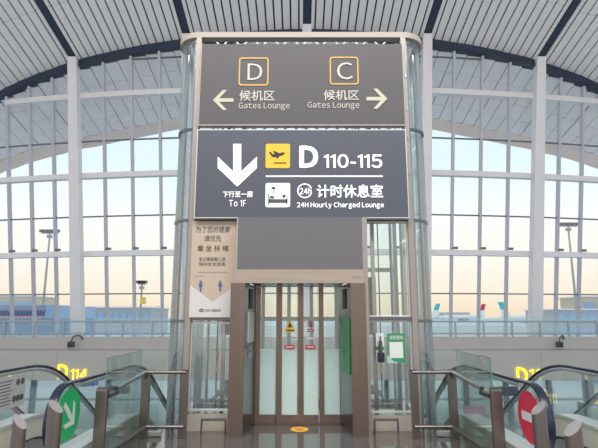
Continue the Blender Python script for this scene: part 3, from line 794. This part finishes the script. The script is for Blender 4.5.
# ================================================================== RAILINGS, GLASS BARRIERS, ESCALATORS (both sides)
side_name = {-1: 'left', 1: 'right'}
for s in (-1, 1):
    sn = side_name[s]; X2 = s*2.17
    R = thing('railing', (X2, 7.0, 0), 'brown stainless post and rail guard between the %s escalator and the elevator' % sn, 'railing', 'steel railings beside the elevator')
    ztp = .90
    def post(x, y, wx, wy, z1):
        q = MB(); q.add([(x-wx/2,y-wy/2,0),(x+wx/2,y-wy/2,0),(x+wx/2,y+wy/2,0),(x-wx/2,y+wy/2,0),(x-wx/2,y-wy/2,z1-.015),(x+wx/2,y-wy/2,z1-.015),(x+wx/2,y+wy/2,z1+.02),(x-wx/2,y+wy/2,z1+.02)],
              [(0,1,2,3),(7,6,5,4),(0,4,5,1),(1,5,6,2),(2,6,7,3),(3,7,4,0)])
        return q.build('post', 'postm', R, bevel=.006)
    post(s*2.17, 5.70, .125, .05, .875)
    post(s*2.17, 7.30, .12, .06, .90)
    post(s*1.63, 7.30, .105, .05, .90)
    MB().tube([(s*2.10, 5.93, .845), (s*2.17, 7.26, .885)], .026, 12).build('top_rail', 'steel', R, smooth=True)
    MB().tube([(s*2.17, 7.26, .885), (s*1.60, 7.26, .885)], .022, 12).build('top_rail', 'postm', R, smooth=True)
    MB().tube([(s*2.13, 5.2, .16), (s*2.13, 7.20, .16)], .026, 12).build('bottom_rail', 'postm', R, smooth=True)
    MB().tube([(s*2.13, 7.24, .16), (s*1.60, 7.24, .16)], .026, 12).build('bottom_rail', 'postm', R, smooth=True)
    MB().box(s*2.12-.035, s*2.12+.035, 5.73, 5.99, .775, .815).build('bracket', 'darksteel', R)
    MB().box(s*2.17-.012, s*2.17+.012, 7.20, 7.23, .80, .885).build('bracket', 'darksteel', R)
    Bq = thing('glass_barrier', (s*2.27, 6.6, 0), 'clear glass barrier turning the corner behind the %s railing' % sn, 'glass barrier', 'glass barriers behind the railings')
    MB().box(s*2.27-.008, s*2.27+.008, 6.06, 7.40, -.25, 1.18).build('glass_panel', 'g_near', Bq)
    MB().box(min(s*2.25, s*1.95), max(s*2.25, s*1.95), 7.40, 7.416, -.25, 1.18).build('glass_panel', 'g_near', Bq)
    q = MB().box(s*2.27-.0075, s*2.27+.0075, 6.052, 6.06, -.25, 1.185); q.box(s*2.27-.0085, s*2.27+.0085, 6.06, 7.41, 1.18, 1.188)
    q.box(min(s*2.25, s*1.95), max(s*2.25, s*1.95), 7.40, 7.417, 1.18, 1.186)
    q.build('glass_edge', 'g_edge', Bq)
    q = MB().box(s*2.27-.03, s*2.27+.03, 6.03, 7.44, -.12, -.02); q.box(min(s*2.25, s*1.95), max(s*2.25, s*1.95), 7.37, 7.44, .012, .07); q.build('base_channel', 'alu', Bq)

    # escalator profile in the YZ plane
    X_in, X_out = s*2.43, s*3.84
    A30 = math.radians(30); YB = 7.25; RB = 1.6
    def prof(dz):                                      # line parallel to the walking line, lifted by dz
        pts = []
        for k in range(7):
            a = A30*k/6; pts.append((YB+(RB+dz)*math.sin(a), dz-(RB+dz)*(1-math.cos(a))))
        y1, z1 = pts[-1]; L = (z1-(GZ+dz*.9))/math.sin(A30)
        pts.append((y1+L*math.cos(A30), z1-L*math.sin(A30))); return pts
    E = thing('escalator', (s*3.17, 7, 0), 'escalator going down on the %s side with glass balustrades and navy handrails' % sn, 'escalator', 'escalators beside the elevator')
    YN = 5.40
    for X, tag_ in ((X_in, 'in'), (X_out, 'out')):
        zt_, zb_ = .97, .27; rr = (zt_-zb_)/2
        top = prof(zt_)
        newel = [(YN-rr*math.sin(math.radians(a)), zb_+rr-rr*math.cos(math.radians(a))) for a in range(0, 181, 12)]
        loop = [(YN+.5, zb_)]+newel+[(YN+.8, zt_), (YN+1.4, zt_)]+top
        MB().tube([(X, y, z) for y, z in loop], 0, 16, flat=(.046, .014)).build('handrail', 'rubber', E, smooth=True)
        low_ = prof(.28)
        gl = [(y, z) for y, z in newel[1:]]
        gl = [(YN-(rr-.03)*math.sin(math.radians(a)), zb_+rr-(rr-.03)*math.cos(math.radians(a))) for a in range(0, 181, 12)]
        topg = [(y, z-.03) for y, z in top]
        # glass as strips between the upper line and the deck line
        up = gl[::1]; q = MB()
        q.prism(gl, 'x', X-.006, X+.006)
        ys = [YN, YN+1]; A = [(YN, zt_-.03)]+topg; Bl = [(YN, .28)]+low_
        for sgn in (-.006, .006): q.strip([(X+sgn, y, z) for y, z in A], [(X+sgn, y, z) for y, z in Bl])
        q.build('balustrade_glass', 'g_near', E)
        MB().tube([(X, y, z-.044) for y, z in [(YN+.25, zt_)]+top], .030, 10).build('handrail_guide_sheen', 'guide', E)  # guide made thick and pale to imitate the handrail's bright reflection
        # deck and cladding
        def solid(name, m, xa, xb, za, zb, y0=4.95):
            up_ = [(y0, za)]+prof(za); dn = [(y0, zb)]+prof(zb); q = MB()
            n = len(up_); vs = [(xa, y, z) for y, z in up_]+[(xb, y, z) for y, z in up_]+[(xb, y, z) for y, z in dn]+[(xa, y, z) for y, z in dn]
            fs = []
            for i in range(n-1):
                for r_ in range(4): fs.append((r_*n+i, r_*n+i+1, ((r_+1)%4)*n+i+1, ((r_+1)%4)*n+i))
            fs += [(0, n, 2*n, 3*n), (n-1, 4*n-1, 3*n-1, 2*n-1)]
            return q.add(vs, fs).build(name, m, E)
        solid('deck', 'alu', X-.13, X+.13, .30, .26)
        solid('cladding', 'cream', X-.115, X+.115, .26, -.02)
        solid('skirt_line', 'black', X-.118, X+.118, .0, -.03)
        solid('outer_skirt', 'cream', X-.11, X+.11, -.03, -.75)
    xi0, xi1 = sorted((X_in+s*.13, X_out-s*.13))
    MB().box(xi0, xi1, 4.56, 6.35, -.3, -.004).build('landing_plate', 'grate', E)
    MB().box(xi0, xi1, 6.35, 6.5, -.1, .004).build('comb_plate', 'yel2', E)
    p = prof(0); path = [(6.5, 0)]+p
    # steps
    def walk(d):
        for (y0, z0), (y1, z1) in zip(path, path[1:]):
            L = math.hypot(y1-y0, z1-z0)
            if d <= L: return y0+(y1-y0)*d/L, z0+(z1-z0)*d/L
            d -= L
        return None
    d = 0
    while True:
        a = walk(d); b = walk(d+.4)
        if not a or not b: break
        MB().box(xi0, xi1, a[0], b[0]+.01, b[1]-.22, b[1]-.012).build('step', 'grate', E)
        d += .40
    q = MB()                                          # truss underside
    tr = [(6.3, -.5)]+[(y-.1, z-.75) for y, z in prof(0)]
    q.strip([(xi0-.1, y, z) for y, z in tr], [(xi1+.1, y, z) for y, z in tr]); q.build('truss_underside', 'cream', E)

    # round sign on the newel glass
    yc, zc, r = 5.47, (.65 if s < 0 else .62), .265; xs_ = X_in-s*.010
    circ = lambda rad: [(yc+rad*math.cos(t*math.pi/20), zc+rad*math.sin(t*math.pi/20)) for t in range(40)]
    xa_, xb_ = sorted((xs_, xs_-s*.006))
    if s < 0:
        D = thing('round_direction_sign', (xs_, yc, zc-r), 'round green sign with white arrow on the left escalator newel glass', 'sign')
        MB().prism(circ(r), 'x', xa_, xb_).build('disc', 'green', D, )
        xA, xB = sorted((xs_-s*.006, xs_-s*.009)); q = MB()
        c_, s_ = math.cos(math.radians(-42)), math.sin(math.radians(-42))
        def rt(P): return [(yc+(u*c_-v*s_)*r, zc+(u*s_+v*c_)*r) for u, v in P]
        for n_, P in enumerate(([(-.65,-.11),(.45,-.11),(.45,.11),(-.65,.11)], [(.68,0),(.12,.56),(-.10,.56),(.40,.0)], [(.68,0),(.40,0),(-.10,-.56),(.12,-.56)])):
            q.prism(rt(P), 'x', xA-.0004*n_, xB+.0004*n_)
        q.build('arrow', 'paper', D)
    else:
        D = thing('no_entry_sign', (xs_, yc, zc-r), 'round red no-entry sign with white bar on the right escalator newel glass', 'sign')
        MB().prism(circ(r), 'x', xa_, xb_).build('disc', 'red', D)
        xA, xB = sorted((xs_-s*.006, xs_-s*.009))
        MB().box(xA, xB, yc-.17, yc+.17, zc-.045, zc+.045).build('white_bar', 'paper', D)

    # slant-topped bollards
    for j, (bx, by, zt2, w_) in enumerate(((-2.165, 4.62, .92, .062), (-2.16, 4.04, .905, .050)) if s < 0 else ((2.13, 4.62, .905, .062), (2.02, 3.86, .895, .06))):
        lab = 'slant-topped brown steel bollard %s the %s escalator newel' % ('right beside' if j == 0 else 'standing nearest the viewer, before', sn)
        Bo = thing('bollard', (bx, by, 0), lab, 'bollard', 'slant-topped bollards before the escalators')
        n = 24; lo, hi = [], []
        for k in range(n):
            th = 2*math.pi*k/n; x = bx+w_*math.cos(th); y = by+w_*math.sin(th)
            h = zt2-.05+.052*(s*math.cos(th))+.008*math.sin(th)
            lo.append((x, y, 0)); hi.append((x, y, h))
        q = MB().add(lo+hi, [tuple(range(n))[::-1]]+[(i, (i+1)%n, n+(i+1)%n, n+i) for i in range(n)]); q.build('shaft', 'bollard', Bo, smooth=True)
        MB().add(hi+[(x,y,z+.004) for x,y,z in hi], [tuple(range(n))[::-1], tuple(range(n,2*n))]+[(i,(i+1)%n,n+(i+1)%n,n+i) for i in range(n)]).build('cap', 'boltop', Bo)

# notice board on the far left balustrade
nx = -3.82
N = thing('safety_notice', (nx, 6.9, .5), 'white safety notice with round pictograms on the far left balustrade', 'notice')
MB().box(nx, nx+.012, 6.45, 7.18, .47, .87).build('board', 'noticebd', N)
for cy2, cz2 in ((6.98,.79),(7.09,.79),(6.92,.58),(7.01,.58),(7.10,.58)):
    ring = [(cy2+.045*math.cos(t*math.pi/8), cz2+.045*math.sin(t*math.pi/8)) for t in range(16)]
    MB().prism(ring, 'x', nx+.012, nx+.014).build('pictogram', 'ink', N)
q = MB()
for k in range(8): q.box(nx+.012, nx+.014, 6.5, 6.85-.03*(k%3), .82-.042*k, .832-.042*k)
q.build('text_line', 'ink', N)

# ================================================================== FAR WALKWAY: railing, cameras, lettering
for s, (px0, px1), lab in ((-1, (-20, 181), 'teal-tinted glass balustrade of the window walkway left of the tower'), (1, (430, 620), 'teal-tinted glass balustrade of the window walkway right of the tower')):
    Rw = thing('walkway_balustrade', (at((px0+px1)/2, 337, FYP).x, FYP+.2, ft), lab, 'balustrade', 'glass balustrades of the window walkway')
    xa = at(px0, 330, FYP).x; xb = at(px1, 330, FYP).x
    if s < 0: xa, xb = -29, at(181, 330, FYP).x
    else: xa, xb = at(428, 330, FYP).x, 29
    zr1 = at(299, 321.5, FYP).z; zr2 = at(299, 333.5, FYP).z
    MB().tube([(xa, FYP+.2, zr1), (xb, FYP+.2, zr1)], .06, 8).build('handrail', 'greybld', Rw)
    MB().tube([(xa, FYP+.2, zr2), (xb, FYP+.2, zr2)], .05, 8).build('bottom_rail', 'greybld', Rw)
    n = int((xb-xa)/2.05)
    for i in range(n+1):
        x = xa+(xb-xa)*i/n
        MB().box(x-.05, x+.05, FYP+.14, FYP+.26, ft, zr1).build('post', 'greybld', Rw)
    MB().box(xa, xb, FYP+.28, FYP+.30, ft, at(299, 317.5, FYP).z).build('glass_panel', 'g_rail', Rw)
for px, lab, cap in ((71, 'left', -1), (559.5, 'right', 1)):
    p = at(px, 344, FYP-.5)
    Cm = thing('security_camera', (p.x, p.y, p.z-.4), 'dark security camera on a curved arm on the %s part of the grey bulkhead' % lab, 'camera', 'security cameras on the bulkhead')
    MB().box(p.x-.2, p.x+.2, p.y-.2, p.y+.2, p.z-.25, p.z+.18).build('housing', 'cctv', Cm, bevel=.05)
    MB().tube([(p.x-cap*.05*0, p.y, p.z+.18), (p.x+.1, p.y, p.z+.5), (p.x+.35, p.y+.1, p.z+.62), (p.x+.55, p.y+.35, p.z+.55), (p.x+.6, FYP+.05, p.z+.3)], .05, 8).build('arm', 'cctv', Cm)
    MB().cyl((p.x, p.y-.2, p.z-.05), (p.x, p.y-.26, p.z-.05), .1, 12).build('lens', 'black', Cm)

LY = FYP-.05
def led(body, bx, label, m='led', Y=LY, mirror=False, bold=.0):
    o = text(MB(), body, *bx, Y, bold, .06, mirror); 
    ob = o.build('gate_lettering', m, None); return tag(ob, label, 'sign lettering', 'yellow gate lettering below the walkway')
led('D', (57.5,364.5,68,379.5), 'large glowing yellow letter D left of the number 114', bold=.03)
led('114', (71,369,87.5,380), 'glowing yellow number 114 on the left part of the grey bulkhead', bold=.01)
#led('D', (125,368.5,137,380.5), 'faint yellow letter D behind the left glass barrier', 'leddim')
#led('1', (116.5,371,119.5,380), 'faint yellow digit 1 left of the faint letter D', 'leddim')
led('D', (516.5,367.5,527.5,383), 'large glowing yellow letter D on the right part of the grey bulkhead', bold=.03)
led('11', (529.5,369,540.5,380), 'glowing yellow digits right of the large letter D on the right', bold=.01)
#led('C', (549.5,366,560,374.5), 'glowing yellow letter C beyond the right escalator handrail', bold=.01)
# added board imitating gate lettering reflected in the glass, lower right
p0 = at(541, 388, 33); p1 = at(557, 406, 33)
HS = thing('reflected_gate_sign', ((p0.x+p1.x)/2, 33, p1.z), 'purple-grey board imitating the reflected yellow D111, low beyond the right handrail', 'sign')
MB().box(p0.x, p1.x, 33, 33.2, p1.z, p0.z).build('board', mat('purple_board', (.28,.25,.36), .5), HS)
MB().box(p0.x+.2, p0.x+.24, 33.05, 33.1, p0.z, fb).build('hanger', 'bar', HS); MB().box(p1.x-.24, p1.x-.2, 33.05, 33.1, p0.z, fb).build('hanger', 'bar', HS)
letter('D', (542,389,547.5,400), 33, 'led', HS, .02, t=.04); letter('111', (548.5,393.5,556.5,404), 33, 'led', HS, .01, t=.04)

# lower-level hanging sign boxes, screens and pink posters
for (x0_, y0_, x1_, y1_), lab in (((108,386,128,394), 'dark sign box hanging on the lower level behind the left railing'), ((499,387,519,396), 'dark sign box hanging on the lower level behind the right escalator')):
    a = at(x0_, y0_, 30); b = at(x1_, y1_, 30)
    S_ = thing('hanging_sign_box', ((a.x+b.x)/2, 30, b.z), lab, 'sign', 'dark hanging sign boxes of the lower level')
    MB().box(a.x, b.x, 30, 30.3, b.z, a.z).build('box', 'signbox', S_, bevel=.03)
    q = MB()
    for x in (a.x+.2, b.x-.2): q.cyl((x, 30.15, a.z), (x, 30.15, fb+.6), .025, 6)
    q.build('hanger', 'bar', S_)
scr = ['first from the left', 'second from the left', 'third from the left', 'rightmost']
for k in range(4):
    a = at(81+4.3*k, 381.2-.5*k, 31); b = at(84.4+4.3*k, 386.8-.5*k, 31)
    S_ = thing('monitor', ((a.x+b.x)/2, 31, b.z), 'small blue monitor hanging in a row on the lower level, %s' % scr[k], 'monitor', 'blue monitors on the lower level')
    MB().box(a.x, b.x, 31, 31.1, b.z, a.z).build('casing', 'signbox', S_)
    MB().box(a.x+.02, b.x-.02, 30.985, 31, b.z+.03, a.z-.03).build('screen', 'screen', S_)
for bx, lab, wr in (((13.5,397,25.5,414), 'bright pink poster stand low at the left on the lower level', '开业'), ((464.5,406,484.5,417), 'pale pink poster stand behind the right railing on the lower level', '欢迎')):
    a = at(bx[0], bx[1], 34); b = at(bx[2], bx[3], 34)
    S_ = thing('poster_stand', ((a.x+b.x)/2, 34, GZ), lab, 'poster', 'pink posters on the lower level')
    MB().box(a.x, b.x, 34, 34.12, b.z, a.z).build('sheet', 'pink', S_)
    q = MB().box(a.x+.05, a.x+.12, 34.02, 34.1, GZ, b.z); q.box(b.x-.12, b.x-.05, 34.02, 34.1, GZ, b.z); q.build('foot', 'bar', S_)

# ================================================================== OUTSIDE
def wpos(px, py, Y): return at(px, py, Y)
# blue annex
def blk(mb, px0, py0, px1, py1, Y, dep):
    a = at(px0, py0, Y); b = at(px1, py1, Y); return mb.box(a.x, b.x, Y, Y+dep, max(GZ-.1, b.z), a.z)
a = at(-40, 305, 62); b = at(56, 320, 62)
An = thing('blue_annex', ((a.x+b.x)/2, 62, GZ-.1), 'blue clad annex with slanted louvre band outside the left windows', 'building')
MB().box(a.x, at(56,310,62).x, 62.3, 74, GZ-.1, at(299,318,62).z).build('wall', 'bluebld', An)
MB().box(a.x, at(46,310,62).x, 62, 74, at(299,317.5,62).z, at(299,305,62).z).build('roof_band', 'lilac', An)
MB().box(at(46,310,62).x, at(56,310,62).x, 62, 74, at(299,318,62).z, at(299,305,62).z).build('roof_end', 'ltblue', An)
q = MB()
for k in range(22):
    p = at(-20+3.1*k, 315.5, 61.9); p2 = at(-20+3.1*k+2.0, 310.5, 61.9)
    if p2.x < at(45,310,62).x: q.beam(p, p2, .12, .12, (0,1,0))
q.build('louvre', 'blue', An)
MB().box(a.x, at(45,310,62).x, 61.9, 62, at(299,317.6,62).z, at(299,316.4,62).z).build('red_stripe', 'pink', An)
q = MB()
for k in range(10):
    x = at(31+2*k, 325, 62).x; q.box(x-.06, x+.06, 62.2, 62.3, at(299,326,62).z, at(299,320,62).z)
q.build('sign_letters', 'ltblue', An)
# far buildings
def building(name, px0, px1, py0, Y, dep, wall, label, rows=1, cols=8, roofm='white'):
    x0 = at(px0, 317, Y).x; x1 = at(px1, 317, Y).x; z1 = at(299, py0, Y).z
    Bd = thing(name, ((x0+x1)/2, Y, GZ-.1), label, 'building')
    MB().box(x0, x1, Y, Y+dep, GZ-.1, z1).build('wall', wall, Bd)
    MB().box(x0-.5, x1+.5, Y-.5, Y+dep+.5, z1, z1+.4).build('roof', roofm, Bd)
    wz = (z1-(GZ-.1))/(rows+.4); ww = (x1-x0)/cols
    for r in range(rows):
        for c in range(cols):
            xx = x0+ww*(c+.5); zz_ = z1-wz*(r+.55)
            MB().box(xx-ww*.36, xx+ww*.36, Y-.15, Y, zz_-wz*.28, zz_+wz*.28).build('window', 'ltblue', Bd)
    return Bd
building('service_building', -12, 32, 296.5, 190, 20, 'tanbld', 'tan low service building beyond the blue annex', 2, 5)
building('pier_building', 60, 150, 308, 130, 18, 'greybld', 'long grey pier building outside the left windows', 2, 12)
building('terminal_building', 556, 640, 310, 150, 20, 'greybld', 'grey terminal wing outside the right windows', 2, 8)
building('roof_block', 584, 640, 297, 175, 15, 'tanbld', 'taller tan block above the terminal wing at the right edge', 2, 4)
building('cargo_shed', 440, 470, 312.5, 900, 40, 'tanbld', 'low distant cargo shed outside the right windows', 1, 6)
# light masts
def mast(px, pyh, pyb, Y, hw, label):
    h = at(px, pyh, Y)
    Ms = thing('light_mast', (h.x, Y, GZ-.1), label, 'light mast', 'apron light masts')
    MB().tube([(h.x, Y, GZ-.1), (h.x, Y, h.z)], [.38, .2], 8).build('pole', 'pgrey', Ms)
    q = MB().box(h.x-hw, h.x+hw, Y-.2, Y+.2, h.z-.15, h.z+.15)
    q.build('crossarm', 'pgrey', Ms)
    n = 5
    for k in range(n):
        x = h.x-hw+2*hw*k/(n-1); MB().box(x-.4, x+.4, Y-.6, Y+.2, h.z+.15, h.z+.8).build('lamp', 'bar', Ms)
    q = MB().box(h.x-.5, h.x+.5, Y-.5, Y+.5, h.z-1.2, h.z-.5); q.build('service_platform', 'pgrey', Ms); return Ms
mast(50, 233, 309, 120, 2.0, 'tall apron light mast seen through the left windows')
mast(568, 226, 309, 120, 2.2, 'tall apron light mast seen through the right windows')
Ms = mast(142, 284, 309, 120, .9, 'short yellow-boxed light mast over the pier building')
MB().box(at(140,296,119).x, at(144.5,296,119).x, 119.2, 120.4, at(299,304,119).z, at(299,297,119).z).build('control_box', 'yel2', Ms)['label'] = 'yellow box'
# aircraft
AG = -2.0
o = MB().box(-900, 900, 225, 2400, AG-4.2, AG).build('ground_2', 'concrete'); o['kind'] = 'structure'
def aircraft(px, pytail, Y, L, side, tailm, label, stripe=None):
    t = at(px, pytail, Y); s = L/60.0; zc = AG+4.6*s
    Ac = thing('airliner', (t.x+side*L*.45, Y, AG), label, 'aircraft', 'parked airliners on the apron')
    pts, rr = [], []
    for u, r, dz in ((0,.2,1.6),(.05,.9,1.2),(.15,2.0,.5),(.3,2.8,0),(.7,2.8,0),(.85,2.7,0),(.93,2.0,-.2),(.98,1.0,-.5),(1,.2,-.7)):
        pts.append((t.x+side*(L*u-L*.03), Y, zc+dz*s)); rr.append(r*s)
    MB().tube(pts, rr, 14).build('fuselage', 'planew', Ac, smooth=True)
    q = MB().prism([(t.x-side*2*s, t.z), (t.x+side*2.8*s, t.z), (t.x+side*6*s, t.z-(t.z-zc-2*s)*.55), (t.x+side*.2*s, t.z-(t.z-zc-2*s)*.55)], 'y', Y-.25, Y+.25); q.build('tail_fin', tailm, Ac)
    zm = t.z-(t.z-zc-2*s)*.55
    MB().prism([(t.x+side*.2*s, zm), (t.x+side*6*s, zm), (t.x+side*9*s, zc+2.2*s), (t.x+side*.5*s, zc+2.0*s)], 'y', Y-.25, Y+.25).build('fin_root', 'planew', Ac)
    for d in (-1, 1):
        q = MB(); zz_ = zc-1.2*s; x0 = t.x+side*L*.42
        q.prism([(x0, Y), (x0+side*9*s, Y), (x0-side*8*s, Y+d*28*s), (x0-side*11*s, Y+d*28*s)], 'z', zz_, zz_+.5*s); q.build('wing', 'planew', Ac)
        MB().cyl((x0-side*1*s, Y+d*10*s, zz_-1.4*s), (x0+side*5.5*s, Y+d*10*s, zz_-1.4*s), 1.5*s, 12).build('engine', 'pgrey', Ac)
        MB().prism([(t.x, Y), (t.x+side*5*s, Y), (t.x, Y+d*9*s), (t.x-side*2*s, Y+d*9*s)], 'z', zc+1.2*s, zc+1.5*s).build('tailplane', 'planew', Ac)
    for gx in (.42, .88):
        q = MB().box(t.x+side*L*gx-.3, t.x+side*L*gx+.3, Y-.6, Y+.6, AG, zc-2*s); q.build('landing_gear', 'bar', Ac)
    if stripe:
        MB().box(t.x+side*L*.35 if side > 0 else t.x-L*.75, t.x+side*L*.75 if side > 0 else t.x-L*.35, Y-2.95*s, Y-2.6*s, zc+.3*s, zc+1.1*s).build('stripe', stripe, Ac)
aircraft(438.5, 303.5, 430, 46, -1, 'teal', 'distant airliner with teal tail fin just right of the tower')
aircraft(484, 304, 520, 50, -1, 'red', 'distant airliner with red tail fin outside the right windows')
aircraft(500, 302, 300, 40, 1, 'teal', 'white airliner with tall teal tail and red stripe, left of the right column', 'red')
aircraft(158, 306.5, 330, 40, -1, 'red', 'airliner with red tail beside the left side of the tower')
aircraft(596, 309, 300, 32, 1, 'red', 'airliner with red tail at the right edge of the view')
